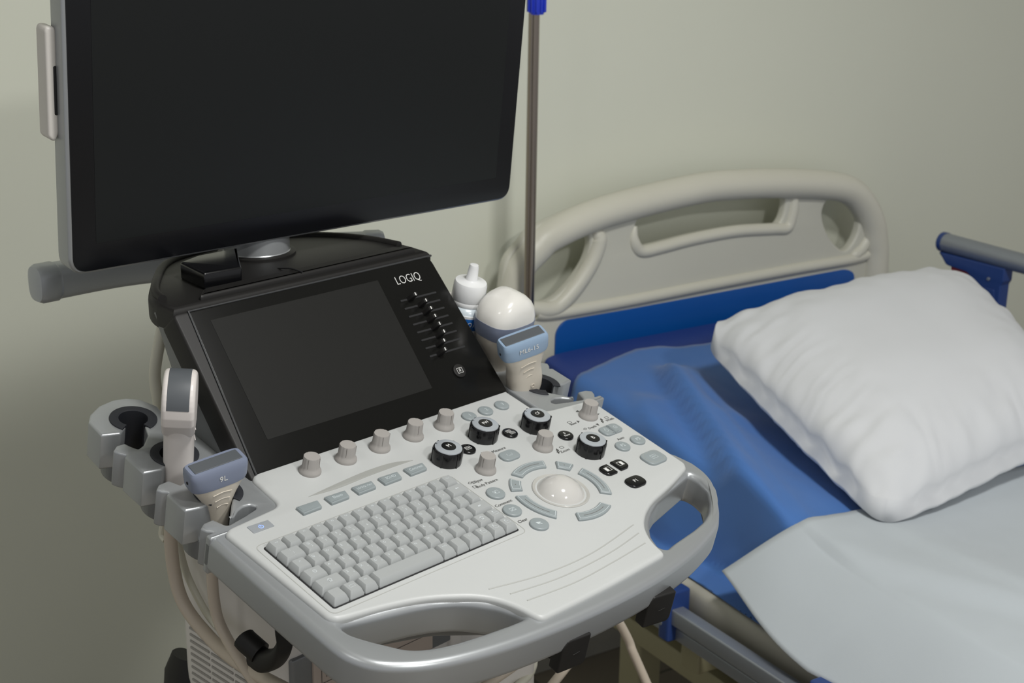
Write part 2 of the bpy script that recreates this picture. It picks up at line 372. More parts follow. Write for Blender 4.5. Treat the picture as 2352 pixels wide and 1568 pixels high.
button(.4024,.0283,[(rbtn(dl),I,0),(icon(.0080,.0068),T(0,0,zt),1),(box(-.0033,.0001,-.0027,.0027,0,.0001,.00001),T(0,0,zt),1)],[DIAL,WPR],'black half round button with left pane icon')
button(.4240,.0291,[(rbtn(dr_),I,0),(icon(.0080,.0068),T(0,0,zt),1),(box(-.0001,.0033,-.0027,.0027,0,.0001,.00001),T(0,0,zt),1)],[DIAL,WPR],'black half round button with right pane icon')
button(.4133,-.0031,[(rbtn(rpoly([(-.0125,-.0090),(.0125,-.0090),(.0125,.0090),(-.0125,.0090)],.0085,8)),I,0),(text('P1',.0066,0,0,zt),I,1)],[DIAL,WPR],'black oval button marked P1')
button(.2599,.0585,[(rbtn(circ(0,0,.0102)),I,0),(icon(.0072,.0050),T(0,0,zt),1),(ngon(rrect(-.001,0,.002,.002,0),0,.0001),T(0,0,zt),1)],[BTN,BTNL])
button(.2530,.0269,[(rbtn(circ(0,0,.0102)),I,0),(icon(.0072,.0050),T(0,0,zt),1),(ngon(rrect(0,0,.0074,.0005,0),0,.0001),T(0,0,zt,rad(34)),1),(ngon(rrect(0,0,.0074,.0005,0),0,.0001),T(0,0,zt,rad(-34)),1)],[BTN,BTNL])
button(.2602,-.0051,[(rbtn(circ(0,0,.0102)),I,0),(ngon([(-.003,.003),(.003,.001),(.0008,.0004),(.0022,-.0022),(.0012,-.0028),(-.0004,-.0004),(-.0022,-.0018)],0,.0001),T(0,0,zt),1)],[BTN,BTNL])
# ---- trackball with ring segments
TB=(.3271,.0277)
obj('trackball_ring',loft([[(r*math.cos(a*math.pi/24),r*math.sin(a*math.pi/24),z) for a in range(48)] for r,z in ((.0312,-.002),(.0312,.0006),(.0304,.0014),(.0292,.0010),(.0272,-.0002),(.0262,-.0012),(.0262,-.004))],cap0=False,cap1=False),BALLR,plate,MC@T(*TB))
obj('trackball',sect([( .029*math.sin(rad(t))-.0135,.029*math.cos(rad(t))+1e-5,.029*math.cos(rad(t))+1e-5,2) for t in range(-6,91,6)]),BALL,plate,MC@T(*TB),sharp=80)
for a0,a1 in ((64,119),(29,50),(-38,19),(-117,-62),(-197,-141),(129,153)):
    P=circ(0,0,.0555,14,a0,a1)+circ(0,0,.0425,14,a0+1,a1-1)[::-1]
    P2=circ(0,0,.0537,14,a0+2,a1-2)+circ(0,0,.0443,14,a0+3,a1-3)[::-1]; P3=circ(0,0,.0532,14,a0+2.6,a1-2.6)+circ(0,0,.0448,14,a0+3.6,a1-3.6)[::-1]
    parts=[(rbtn(rpoly(P,.0012,3),.0026,.0012),I,0),(shape([P2,P3],0,.0001),T(0,0,.0027),1)]
    if a1-a0>30:
        m=(a0+a1)/2; w=(a1-a0)*.33
        parts.append((ngon(circ(0,0,.0494,10,m-w,m+w)+circ(0,0,.0489,10,m-w,m+w)[::-1],0,.0001),T(0,0,.0027),2))
    else:
        m=rad((a0+a1)/2); parts.append((ngon(circ(.049*math.cos(m),.049*math.sin(m),.0006,10),0,.0001),T(0,0,.0027),2))
    obj('ring_button',parts,[BTN,BTNL,KNOBD],plate,MC@T(*TB))
# ---- function keys above the keyboard
obj('power_button',[(shape([rpoly([(.0058,.1399),(.0300,.1391),(.0297,.1279),(.0057,.1279)],.0008,3)],-.002,.0006,.0002),I,0),
    (shape([circ(.0178,.1333,.0026,24,115,425)+circ(.0178,.1333,.0021,24,115,425)[::-1]],.0006,.0008),I,1),(box(.0175,.0181,.1333,.1366,.0006,.0008,.00005),I,1)],[TAPE,POWER],plate,MC,label='flat grey power key with glowing blue symbol')
for i,s in enumerate(('','Elasto','LOGIQ View','3D/4D','Contrast')):
    x=.0640+i*.0348; w=.0262
    P=rpoly([(x,.1273),(x+w-.003,.1276),(x+w,.1394),(x,.1402)],[.001,.002,.002,.001],3)
    parts=[(shape([P],-.003,.0034,.0016,3),I,0)]
    if s: parts.append((text(s,.0052 if len(s)<9 else .0038,x+w/2-.0005,.1342,.0035,sx=.95),I,1))
    obj('function_key',parts,[BTN,BTNL],plate,MC)
g=[con(708,1141),con(770,1112),con(840,1082),con(900,1063),con(949,1057)]
obj('curved_groove',shape([[(p.x,p.y) for p in crom([V((*p,0)) for p in g],5)]+[(p.x,p.y) for p in crom([V((*con(*q),0)) for q in [(949,1057),(905,1072),(845,1094),(775,1122),(708,1141)]],5)][1:-1]],-.001,.0004,.0001),GROOVE,plate,MC)
for P in ([(1123,1353),(1250,1318),(1360,1270),(1455,1205)],[(1172,1364),(1290,1325),(1400,1270),(1467,1224)],[(1211,1379),(1320,1338),(1410,1290),(1482,1247)]):
    obj('palm_rib',tube([(*con(*p),.0000) for p in P],.0007,2),GROOVEL,plate,MC)
# ---- printed words on the plate
def word(s,px,py,size,sx=1): 
    u,v=con(px,py); return (text(s,size,u,v,.0002,sx=sx),I,0)
tri=lambda a:[(.0026*math.cos(rad(a+k)),.0026*math.sin(rad(a+k))) for k in (0,135,225)]
parts=[word('Measure',1145.5,1033,.0058),word('Ellipse',1096,1105,.0058),word('Body Pattern',1118.5,1110,.0058),word('Comment',1156.5,1156,.0058),word('Clear',1200.5,1195.5,.0058),
       word('Steer',1317,973,.0050),word('Depth',1360.5,981,.0050),word('Width',1401,963.5,.0050),word('Zoom',1297.5,1035,.0058),word('Auto',1425.5,1007,.0054)]
for px,py,a in ((1326,944.5,180),(1373.5,951,0),(1328,968.5,230),(1373,975,270)): parts.append((ngon(tri(a),0,.0001),T(*con(px,py),.0002),0))
for px,py in ((1079.5,1109),(1344,985)): parts.append((shape([rpoly([(-.003,0),(0,.0022),(.003,0),(0,-.0022)],.001,3),rpoly([(-.0023,0),(0,.0016),(.0023,0),(0,-.0016)],.001,3)],0,.0001),T(*con(px,py),.0002),0))
for px,py in ((1091,1118),(1290,1027.5),(1308,970),(1393,959)): parts.append((icon(.0052,.0040),T(*con(px,py),.0002),0))
for px,py in ((1281,1036),(1382.5,966)):
    parts.append((ngon([(-.0024,-.003),(-.0008,-.0012),(.001,0),(.0024,.003),(.0006,.0018),(-.0010,-.0002)],0,.0001),T(*con(px,py),.0002,rad(-30)),0))
    for a in (60,240): parts.append((ngon(tri(a),0,.0001),T(con(px,py)[0]+.003*math.cos(rad(a)),con(px,py)[1]+.003*math.sin(rad(a)),.0002),0))
for p in parts: obj('printed_legend',[p],PRINT,plate,MC)
# ================================================================ TOUCH PANEL
tp=obj('touch_panel',shape([rpoly([(-.0075,-.006),(.3615,-.006),(.3480,.187),(-.0075,.187)],[.002,.004,.012,.006])],-.030,0,.003),BLACK,US,MT,label='tilted black touch panel')
obj('glass_face',shape([rpoly([(.0010,-.0010),(.3585,-.0010),(.3460,.1845),(.0112,.1845)],[.001,.004,.010,.002])],-.001,.0012,.0006),BLACKG,tp,MT)
obj('panel_ridge',tube([(.3500,.1852,.0008),(.0105,.1852,.0008),(.0002,-.0015,.0008)],.0014,3,sm=False),RIDGE,tp,MT)
obj('touch_display',shape([rrect(.1440,.1000,.2280,.1405,.0006)],.0005,.0015),DISPG,tp,MT)
obj('nameplate',[(text('LOGIQ',.0150,.3005,.1635,.0014,sx=.82,off=-.00022),I,0)],WPR,tp,MT)
for i,cx in enumerate((.2892,.2994,.3009,.3011,.3017,.3023,.2961,.2914)):
    v=.1389-i*.01043; 
    obj('slider_slot',shape([rrect(.3023+.0002*i,v,.0555,.0022,.001)],.0005,.0016),DARK,tp,MT)
    cm=loft([[(x,y,z) for x,y in rrect(0,0,w,d,.0008,3)] for z,w,d in ((.001,.0100,.0050),(.006,.0078,.0046),(.0128,.0066,.0046),(.0135,.0058,.0038))])
    obj('slider',[(cm,T(cx,v),0),(shape([rrect(cx,v,.0014,.0038,.0006)],.0135,.0137),I,1)],[BLACK,WPR],tp,MT)
obj('reverse_button',[(shape([circ(.3054,.0394,.0085,32)],-.001,.0035,.001),I,0),(icon(.0080,.0066),T(.3054,.0394,.0036),1),(text('R',.0055,0,0,0,sx=-1),T(.3054,.0394,.0036),1)],[BLACK,WPR],tp,MT,label='round black button with boxed mirrored R')
# housing behind the panel
prof=[(-.006,-.035),(.000,-.030),(.112,.105),(.120,.122),(.160,.140),(.152,.118),(.133,.080),(.100,.026),(.085,-.050),(.0,-.050)]
MS=mat(HT,B,Z,E1)
obj('panel_housing',shape([rpoly(prof,.006)],-.0065,.352,.004),SILVERD,US,MS,label='satin grey housing behind the touch panel')
arc=[(-.0070,.150),(-.002,.172),(.014,.200),(.045,.240),(.088,.281),(.135,.301),(.20,.306),(.27,.297),(.313,.266),(.338,.222),(.350,.180),(.352,.150)]
dtop=[(-.0070,.1205)]+[(p.x,p.y) for p in crom([V((x,y,0)) for x,y in arc],4)]+[(.350,.1205)]
obj('top_shelf',shape([dtop],.117,.147,.008,5),BLACK,US,MB,label='black shelf behind the touch panel')
rim=[V((x,y,.147)) for x,y in [(.006,.160),(.017,.190),(.045,.230),(.088,.277),(.136,.295),(.20,.299),(.266,.290),(.306,.260),(.332,.213),(.340,.165)]]
obj('shelf_rim',tube(rim,.005,4),BLACK,US,MB)
obj('shelf_step',shape([rpoly([(.03,.128),(.335,.128),(.315,.150),(.05,.150)],.006)],.140,.153,.004),BLACK,US,MB)
obj('shelf_seam',tube([(.165,.128,.1535),(.165,.148,.1535),(.170,.18,.1465)],.0008,2),DARK,US,MB)
ck=[inv for inv in [(lambda q:((q-HT).dot(E1),(q-HT).dot(B)))(hz(px,py,HT.z+.150)) for px,py in ((415,634),(455,618),(545,600),(556,645),(470,660))]]
obj('cable_clip',[(shape([rpoly(ck,.002)],.146,.166,.003),I,0)],DIAL,US,MB,label='small gloss black clip on the shelf')
mc=hz(590,580,HT.z+.147)-HT; mx,my=mc.dot(E1),mc.dot(B)
obj('monitor_mount',[(lathe([(.0001,.13),(.040,.13),(.040,.150),(.0385,.152),(.038,.195),(.0001,.195)],48),T(mx,my,0),0),(box(mx-.025,mx+.025,my+.005,my+.03,.15,.30,.008),I,0)],SILVER,US,MB)
obj('mount_collar',[(lathe([(.0001,.13),(.0455,.13),(.0455,.1495),(.043,.151),(.0001,.151)],48),T(mx,my,0),0)],BLACK,US,MB)
# ================================================================ MONITOR
AM,TM=rad(42),rad(96)
m1,m2,mn=fr(AM,TM); MO=CAM+ray(168,630)*1.55
MM=mat(MO,m1,m2,mn)
MWd,MHt=.606,.372
mon=obj('monitor',shape([rrect(MWd/2,MHt/2,MWd+.006,MHt+.006,.020,8)],-.030,-.0006,.005,4),SILVER,US,MM,label='large silver edged monitor, switched off')
obj('black_border',shape([rrect(MWd/2,MHt/2,MWd-.001,MHt-.001,.017,8)],-.004,.0006,.0006),BEZ,mon,MM)
obj('display',shape([rrect(MWd/2,MHt/2,.5535,.312,.001)],-.002,.0009),SCREEN,mon,MM)
obj('rear_cover',shape([rrect(MWd/2,MHt/2,.42,.24,.03)],-.070,-.028,.012),SILVER,mon,MM)
obj('side_handle',[(shape([rpoly([(0.001,.150),(.001,.250),(-.004,.254),(-.011,.254),(-.013,.250),(-.013,.142),(-.006,.137)],.004)],-.040,-.018,.003),I,0),(shape([rrect(-.004,.190,.004,.05,.002)],-.019,-.0175,.0005),I,1)],[BODY,DARK],mon,MM)
# monitor handle bar
b0=hz(112,647,1.135); b1=hz(850,570,1.135)
md=(b0+b1)/2+B*.030
path=crom([b0+E1*.0,b0.lerp(md,.5)+B*.012,md,b1.lerp(md,.5)+B*.012,b1],8)
def bar(path,w,h,p=3.2):
    R=[]
    for i,q in enumerate(path):
        t=(path[min(i+1,len(path)-1)]-path[max(i-1,0)]).normalized(); s=t.cross(Z).normalized()
        R.append([q+s*x+Z*y for x,y in sup(w,h,p,28)])
    return loft(R)
obj('monitor_handle',bar(path,.016,.021),SILVERL,US,I,label='silver handle bar below the monitor')
for q,q2 in ((path[0],path[2]),(path[-1],path[-3])):
    d=(q-q2).normalized()
    pts=[q-d*.010,q-d*.006,q+d*.012,q+d*.017,q+d*.019]; rs=[(.016,.020),(.018,.0225),(.018,.0225),(.016,.020),(.010,.013)]
    s=d.cross(Z).normalized()
    obj('handle_end',loft([[p+s*x+Z*y for x,y in sup(a,b,3,28)] for p,(a,b) in zip(pts,rs)]),SILVERL,US,I)
# ================================================================ PROBE HOLDERS
hold=[(.064,.158),(.064,.300),(.058,.325),(.0585,.3727),(.0526,.3904),(.0409,.3999),(.0261,.4042),(.0069,.4009),(-.0126,.3881),(-.0205,.3786),(-.0221,.3485),(-.0060,.3430)]
def holder(mirror,name):
    def circle_slot(c,r,a0,a1,n=24): return circ(c[0],c[1],r,n,a0,a1)
    P=[(.064,.158),(.064,.300),(.052,.335),(.058,.372),(.050,.392),(.038,.401),(.024,.404),(.005,.400),(-.012,.389),(-.021,.377),(-.023,.349)]
    # ring 1 with slot towards the operator side
    P+=[(-.004,.343)]+circle_slot((.0215,.360),.0165,215,-80)[0:0]
    P+=circ(.0215,.3605,.0165,20,212,-78)
    P+=[(.018,.328),(.0035,.3135),(-.0045,.3100),(-.0085,.3190),(-.0100,.3255),(-.0200,.3255),(-.0275,.3190),(-.0245,.3120),(-.0200,.3060),(-.0237,.3040),(-.0237,.2704),(-.0043,.2670)]
    P+=circ(.0215,.2840,.0165,20,218,-72)
    P+=[(.018,.2500),(.0035,.2385),(-.0040,.2352),(-.0094,.2477),(-.0220,.2461),(-.0285,.2400),(-.0255,.2340),(-.0205,.2300),(-.0247,.2280),(-.0247,.1961),(-.0090,.1933)]
    P+=circ(.0200,.2060,.0165,20,220,-68)
    P+=[(.0191,.1826),(.0040,.1640),(.0110,.1655),(.0190,.1715),(.0270,.1745),(.0345,.1740),(.0385,.1690),(.0360,.1655),(.0200,.1610),(-.0020,.1563),(-.0051,.1577),(-.0102,.1716),(-.0215,.1705),(-.0285,.1650),(-.0255,.1580),(-.0210,.1540),(-.0300,.1535),(-.030,.146),(.05,.146)]
    if mirror: P=[(.500-x,y) for x,y in P][::-1]
    h=obj(name,shape([rpoly(P,.0012,2)],-.046,-.004,.0025,3),SILVER,US,MC,label='silver probe rack on the %s side of the console'%('right' if mirror else 'left'),sharp=40)
    for c,(a0,a1) in zip(((.0215,.3605),(.0215,.2840),(.0200,.2060)),((212,-78),(218,-72),(220,-68))):
        Q=circ(c[0],c[1],.0245,40,a0,a1)+circ(c[0],c[1],.0160,40,a0,a1)[::-1]
        if mirror: Q=[(.500-x,y) for x,y in Q][::-1]
        obj('rubber_liner',[(shape([Q],-.0045,-.0025,.0006),I,0)],RUBBER,h,MC)
        W=circ(c[0],c[1],.0163,40,a0,a1)+circ(c[0],c[1],.0150,40,a0,a1)[::-1]
        if mirror: W=[(.500-x,y) for x,y in W][::-1]
        obj('liner_sleeve',shape([W],-.052,-.0026,.0003),RUBBER,h,MC)
    for c,(a0,a1) in zip(((.0215,.3605),(.0215,.2840),(.0200,.2060)),((212,-78),(218,-72),(220,-68))):
        Q=circ(c[0],c[1],.0300,30,a0,a1)+circ(c[0],c[1],.0175,30,a0,a1)[::-1]
        if mirror: Q=[(.500-x,y) for x,y in Q][::-1]
        obj('rack_cup',shape([rpoly(Q,.001,2)],-.068,-.044,.002),SILVERD,h,MC)
    return h
hl=holder(False,'probe_rack'); hr=holder(True,'probe_rack')
# ================================================================ MACHINE BODY
obj('rear_column',box(.045,.440,.095,.225,-.17,.070,.012),BODY,US,MB)
bd=obj('cabinet',box(.045,.458,.03,.226,-.93,-.165,.012),BODY,US,MB,label='warm white cabinet below the console')
obj('neck_cover',sect([(-.170,.13,.055,4),(-.10,.12,.05,4),(-.04,.11,.05,4)]),BODY,US,MB@T(.25,.12,0))
def vent(y0,y1,z):
    return box(.0435,.046,y0,y1,z,z+.0028,.0003)
vs=[]
for k in range(26):
    z=-.262-k*.0085
    if k==13: continue
    y0,y1=.075,.205
    vs.append((vent(y0+.092,y1,z),I,0)); vs.append((vent(y0+.046,y0+.088,z),I,0)); vs.append((vent(y0,y0+.042,z),I,0))
obj('vent_grille',vs,VENT,bd,MB)
hs=[]
for k in range(16):
    for j in range(2): hs.append((box(.0437,.046,.048+j*.008,.052+j*.008,-.29-k*.009,-.286-k*.009,.0003),I,0))
obj('vent_holes',hs,DARK,bd,MB)
# disc drive on the front
dz=front(745,1545,.028)
u0=front(715,1560,.028).x; u1=front(988,1465,.028).x; zz=dz.z
dd=obj('disc_drive',[(box(u0,u1,.0225,.05,zz-.030,zz+.024,.0015),I,0),(shape([rrect((u0+u1)/2,zz+.005,u1-u0-.02,.026,.002),rrect((u0+u1)/2,zz+.005,u1-u0-.0208,.0252,.0016)],0,.0004),mat(V((0,.0222,0)),V((1,0,0)),V((0,0,1)),V((0,-1,0))),1),
    (text('M-DISC',.0088,0,0,.0003,al='LEFT',sx=.95,shear=.15),mat(V((u0+.016,.0222,zz+.001)),V((1,0,0)),V((0,0,1)),V((0,-1,0))),1),
    (text('RW  Writer',.0045,0,0,.0003,al='RIGHT',sx=.95),mat(V((u1-.018,.0222,zz+.006)),V((1,0,0)),V((0,0,1)),V((0,-1,0))),1)],[PORC,PRINT],US,MB,label='beige optical disc drive front')
obj('drive_bay',box(u0-.028,u1+.07,.026,.06,zz-.034,zz+.034,.003),SILVERD,US,MB)
obj('lower_column',box(u1+.03,u1+.05,.024,.06,zz-.06,zz+.06,.004),BODY,US,MB)
obj('lower_drawer',box(u1-.01,u1+.075,.0,.05,zz-.085,zz-.055,.004),BODY,US,MB)
for x in (.08,.42):
    for y in (-.02,.30):
        obj('caster',[(lathe([(.0001,-.014),(.045,-.014),(.05,-.008),(.05,.008),(.045,.014),(.0001,.014)],28),mat(V((x,y,-.961)),V((0,1,0)),V((0,0,1)),V((1,0,0))),0),(box(x-.02,x+.02,y-.02,y+.02,-.96,-.90,.003),I,0)],RUBBER,US,MB)
obj('base_plate',box(.05,.45,-.04,.32,-.935,-.905,.01),SILVERD,US,MB)
# black foot-brake coloured cable bumper behind the cabinet
q=side(383,1520,.03)
obj('rear_bumper',[(sect([(-.09,.012,.02,2.5),(-.06,.018,.03,2.5),(.0,.020,.034,2.5),(.03,.018,.03,2.5),(.055,.010,.018,2.5)]),T(.055,q.y+.002,q.z-.055),0)],BLACK,US,MB)
# black cable hook under the left edge
UH=-.024
hp_=[side(650,1440,UH),side(654,1478,UH),side(638,1508,UH),side(608,1517,UH),side(584,1502,UH)]
obj('cable_hook',[(bar(crom(hp_,6),.010,.0125,3),I,0),(tube([side(561,1466,UH-.004),side(566,1472,UH-.004),side(598,1500,UH)],.0122,6,sm=False),I,0),(tube([side(560,1465,UH-.0045),side(563,1468,UH-.004)],.0105,6,sm=False),I,0)],BLACK,US,MB,label='black rubber cable hook')
# black bumpers under the front handle
for c,an in ((con(1292,1470,-.045),-6),(con(1490,1371,-.045),-10)):
    obj('handle_bumper',[(shape([rpoly([(-.021,-.024),(.017,-.024),(.021,-.019),(.021,.020),(-.014,.020),(-.021,.012)],.003)],0,.016,.002),mat(V((0,-.006,-.001)),V((1,0,0)),V((0,0,1)),V((0,-1,0))),0),(box(-.016,.018,-.002,.022,-.022,.006,.003),I,0),(box(-.003,.007,-.0226,-.0215,-.004,-.0032,.0003),Matrix.Rotation(rad(-12),4,'Y'),0)],BLACK,US,MC@Matrix.Translation((c[0],c[1],-.045))@Matrix.Rotation(rad(an),4,'Z')@Matrix.Diagonal((.84,.84,.84,1)),label='black rubber bumper under the handle')
# loose cable at the back of the machine
obj('rear_cable',tube([side(376,740,.02),side(360,820,.02),side(356,870,.02),side(366,935,.02),side(374,1010,.02)],.0065,4),CABLEL,US,MB)
obj('rear_strap',tube([side(380,1190,.01),side(372,1225,.01),side(381,1240,.01)],.004,3),CABLEL,US,MB)
# ================================================================ PROBES
def pframe(u,v,h,a,b,g):
    ax=(N+E1*a+E2*b).normalized(); w=(E1*math.cos(g)+E2*math.sin(g)); w=(w-ax*w.dot(ax)).normalized(); d=ax.cross(w)
    return mat(O+E1*u+E2*v+N*h,w,d,ax)
def probe(name,M,label,body,collar,lens,bm,cm,lm,txt=None,tz=0,cable=None,grip=(),cabm=None,extra=()):
    R=root(name,M.translation,label,'probe'); 
    obj('probe_body',[(body,I,0)]+[(tube(g,.00045,2),I,0) for g in grip],bm,R,M,sharp=60)
    if collar: 
        c=obj('probe_collar',(collar if isinstance(collar,list) else [(collar,I,0)])+list(extra),[cm,DARK],R,M,sharp=50)
        if txt: obj('collar_text',txt,WPR,c,M)
    obj('probe_lens',lens,lm,R,M,sharp=50)
    if cable: obj('probe_cable',tube(cable[0],cable[1],4),cabm or CABLE,R,I)
    return R
MXZ=lambda y:mat(V((0,y,0)),V((1,0,0)),V((0,0,1)),V((0,-1,0)))
def P3(p): return MB@p
# 9L
M9=pframe(*con(497,1133),.0,-.13,.0,rad(-6))
probe('linear_probe',M9,'ivory linear ultrasound probe with violet grey head in the nearest left rack slot','' or
  sect([(-.075,.009,.009,2),(-.05,.0105,.010,2.2),(-.02,.0125,.011,2.4),(-.006,.0155,.0120,2.6),(.004,.0205,.0128,2.8),(.012,.0255,.0132,3),(.0175,.0290,.0134,3.4)]),
  sect([(.0165,.0292,.0136,3.6),(.020,.0304,.0138,4),(.030,.0310,.0132,5),(.036,.0306,.0124,6),(.0385,.0290,.0110,6)]),
  shape([rrect(0,0,.051,.0150,.001)],.0375,.0392,.0004),PBEIGE,PBLUED,PLENS,
  txt=[(text('9L',.0088,0,0,0),MXZ(-.01385)@T(.001,.0265,0),0)],
  cable=([P3(side(492,1225,.0)),P3(side(487,1300,.0)),P3(side(492,1380,.0)),P3(side(508,1440,.0)),P3(side(560,1530,-.005)),P3(side(640,1640,-.01))],.0062),
  grip=[[(-.010+.002*k,-.0131+.0006*k,.009-.008*k),(0,-.0134+.0008*k,.0105-.008*k),(.010-.002*k,-.0131+.0006*k,.009-.008*k)] for k in range(3)],
  extra=[(lathe([(.0001,0),(.0016,0),(.0016,.0006),(.0001,.0006)],12),Matrix.Translation((-.0308,-.001,.026))@Matrix.Rotation(rad(-90),4,'Y'),1)])
# side-on white convex probe
MC2=pframe(*con(410,1052),.0,-.05,.02,rad(52))
probe('convex_probe',MC2,'white curved probe with dark grey lens, seen edge on in the middle left rack slot',
  sect([(-.06,.010,.010,2),(-.03,.0135,.0135,2.2),(.0,.0155,.0150,2.4),(.030,.0165,.0150,2.6),(.040,.0195,.0155,2.8),(.050,.0240,.0150,3),(.054,.0200,.0130,3)]),[(shape([rpoly([(-.016,.036),(-.0290,.054),(-.0310,.064)]+[(.031*math.sin(t),.067+.032*math.cos(t)) for t in [rad(-80+10*k) for k in range(17)]]+[(.0310,.064),(.0290,.054),(.016,.036)],.001)],-.0160,.0160,.0045,4),mat(V((0,0,0)),V((1,0,0)),V((0,0,1)),V((0,-1,0))),0)],
  [(shape([[(.0314*math.sin(t),.067+.0324*math.cos(t)) for t in [rad(-78+6*k) for k in range(27)]]+[(.0290*math.sin(t),.067+.0300*math.cos(t)) for t in [rad(78-6*k) for k in range(27)]]],-.0108,.0108,.0004),mat(V((0,0,0)),V((1,0,0)),V((0,0,1)),V((0,-1,0))),0)],PWHITE,PWHITE,PLENS,
  cable=([P3(side(404,1140,.01)),P3(side(392,1240,.01)),P3(side(415,1370,.01)),P3(side(480,1462,.01)),P3(side(560,1530,.0)),P3(side(690,1600,-.01))],.0075),
  grip=[[(.004,-.0158,.044-.012*k),(.012,-.0140,.046-.012*k)] for k in range(3)],
  extra=[])
# volume probe with white dome
MV=pframe(*con(1140,830),.0,.0,.0,rad(4))@Matrix.Diagonal((1.06,1.06,1.06,1))
probe('volume_probe',MV,'bulbous ultrasound probe with glossy white dome and blue grey band behind the smaller right probe',
  sect([(-.05,.010,.010,2),(-.02,.014,.013,2.2),(.0,.0175,.017,2.4),(.018,.0240,.0215,2.6),(.032,.0290,.0245,2.8),(.041,.0305,.0255,2.9)]),
  sect([(.039,.0308,.0258,2.9),(.045,.0335,.0270,2.9),(.053,.0348,.0276,2.9),(.058,.0348,.0275,2.9)]),
  sect([(.0575,.0345,.0272,2.9,.002),(.065,.0345,.0270,2.8,.003),(.075,.0322,.0252,2.7,.005),(.083,.0275,.0215,2.6,.006),(.0885,.0200,.0155,2.4,.005),(.0908,.0100,.0080,2.2,.002),(.0912,.0005,.0005,2)]),
  PBEIGE,PBLUED,PLENSW,cable=([MV@V((0,0,-.05)),MV@V((.0,-.01,-.14)),P3(front(1225,1480,.05)),P3(front(1185,1580,.02))],.0055),
  grip=[[(-.002,-.0247,.030-.012*k),(.014,-.0228,.031-.012*k)] for k in range(2)],cabm=CABLEL)
# ML6-15
ML=pframe(*con(1204,878),.0,-.30,.0,rad(-15))
probe('matrix_linear_probe',ML,'ivory linear ultrasound probe with light blue head marked ML6-15 in the nearest right rack slot',
  sect([(-.06,.009,.009,2),(-.03,.012,.011,2.2),(-.005,.0210,.0135,2.5),(.006,.0222,.0140,2.6),(.018,.0215,.0135,2.7),(.028,.0210,.0130,2.8),(.037,.0240,.0132,3),(.044,.0265,.0135,3.2),(.049,.0285,.0136,3.4)]),
  sect([(.0475,.0287,.0138,3.6),(.051,.0298,.0140,4),(.062,.0300,.0134,5),(.0675,.0296,.0126,6),(.070,.0282,.0112,6)]),
  shape([rrect(0,0,.051,.0150,.001)],.069,.0706,.0004),PBEIGE,PBLUE,PLENS,
  txt=[(text('ML6-15',.0088,0,0,0,sx=.95),MXZ(-.0141)@T(.001,.0590,0),0)],
  cable=([ML@V((0,0,-.06)),ML@V((.0,-.01,-.14)),P3(front(1420,1425,.0)),P3(front(1455,1500,-.01)),P3(front(1495,1590,-.03))],.0062),
  grip=[[(-.010+.003*k,-.0136+.0002*k,.036-.009*k),(0,-.0139+.0002*k,.0385-.009*k),(.010-.003*k,-.0136+.0002*k,.038-.009*k)] for k in range(3)]
  +[[(.0040+.0022*math.cos(t),-.0145+.0001,.004+.0022*math.sin(t)) for t in [i*math.pi/6 for i in range(13)]]],
  extra=[(lathe([(.0001,0),(.0016,0),(.0016,.0006),(.0001,.0006)],12),Matrix.Translation((-.0298,-.001,.056))@Matrix.Rotation(rad(-90),4,'Y'),1)])
# other hanging cable lengths belong to the machine
obj('hanging_cable',tube([P3(front(1345,1440,.03)),P3(front(1325,1497,.02)),P3(front(1262,1580,.0))],.0062,4),CABLE,US,I)
obj('hanging_cable',tube([P3(front(1250,1470,.03)),P3(front(1180,1530,.01)),P3(front(1090,1590,-.01))],.0062,4),CABLE,US,I)
obj('hanging_cable',tube([P3(side(408,1240,.03)),P3(side(430,1320,.03)),P3(side(470,1400,.03)),P3(side(500,1440,.02))],.0042,4),CABLEL,US,I)
# ================================================================ GEL BOTTLE
MG=pframe(*con(1052,800),.0,.02,.0,0)
G=root('gel_bottle',MG.translation,'white squeeze bottle of gel with nozzle cap and blue label behind the white domed probe','bottle')
obj('bottle_body',[(lathe([(.0001,-.03),(.024,-.03),(.0265,-.026),(.0265,.050),(.025,.058),(.020,.063),(.0175,.064),(.0001,.066)],40),I,0)],BOTB,G,MG,sharp=60)
obj('label',[(lathe([(.0001,.010),(.0268,.010),(.0268,.056),(.0001,.056)],40),I,0),(loft([[(.0270*math.cos(2*math.pi*i/40),.0270*math.sin(2*math.pi*i/40),z) for i in range(40)] for z in (.038,.053)],False,False),I,1)]+
   [(text(ch,.0085,0,0,0,sx=.9,shear=.2),Matrix.Rotation(rad(-122+k*14),4,'Z')@mat(V((.0272,0,.0455)),V((0,1,0)),V((0,0,1)),V((1,0,0))),2) for k,ch in enumerate('ORDS')],[BOTTLE,BOTL,WPR],G,MG)
obj('cap',lathe([(.0001,.062),(.0195,.062),(.0205,.064),(.0205,.068),(.0200,.069),(.0205,.070),(.0200,.088),(.0188,.091),(.008,.093),(.0072,.094),(.0058,.110),(.0050,.1125),(.0001,.113)],40),BOTTLE,G,MG,sharp=50)
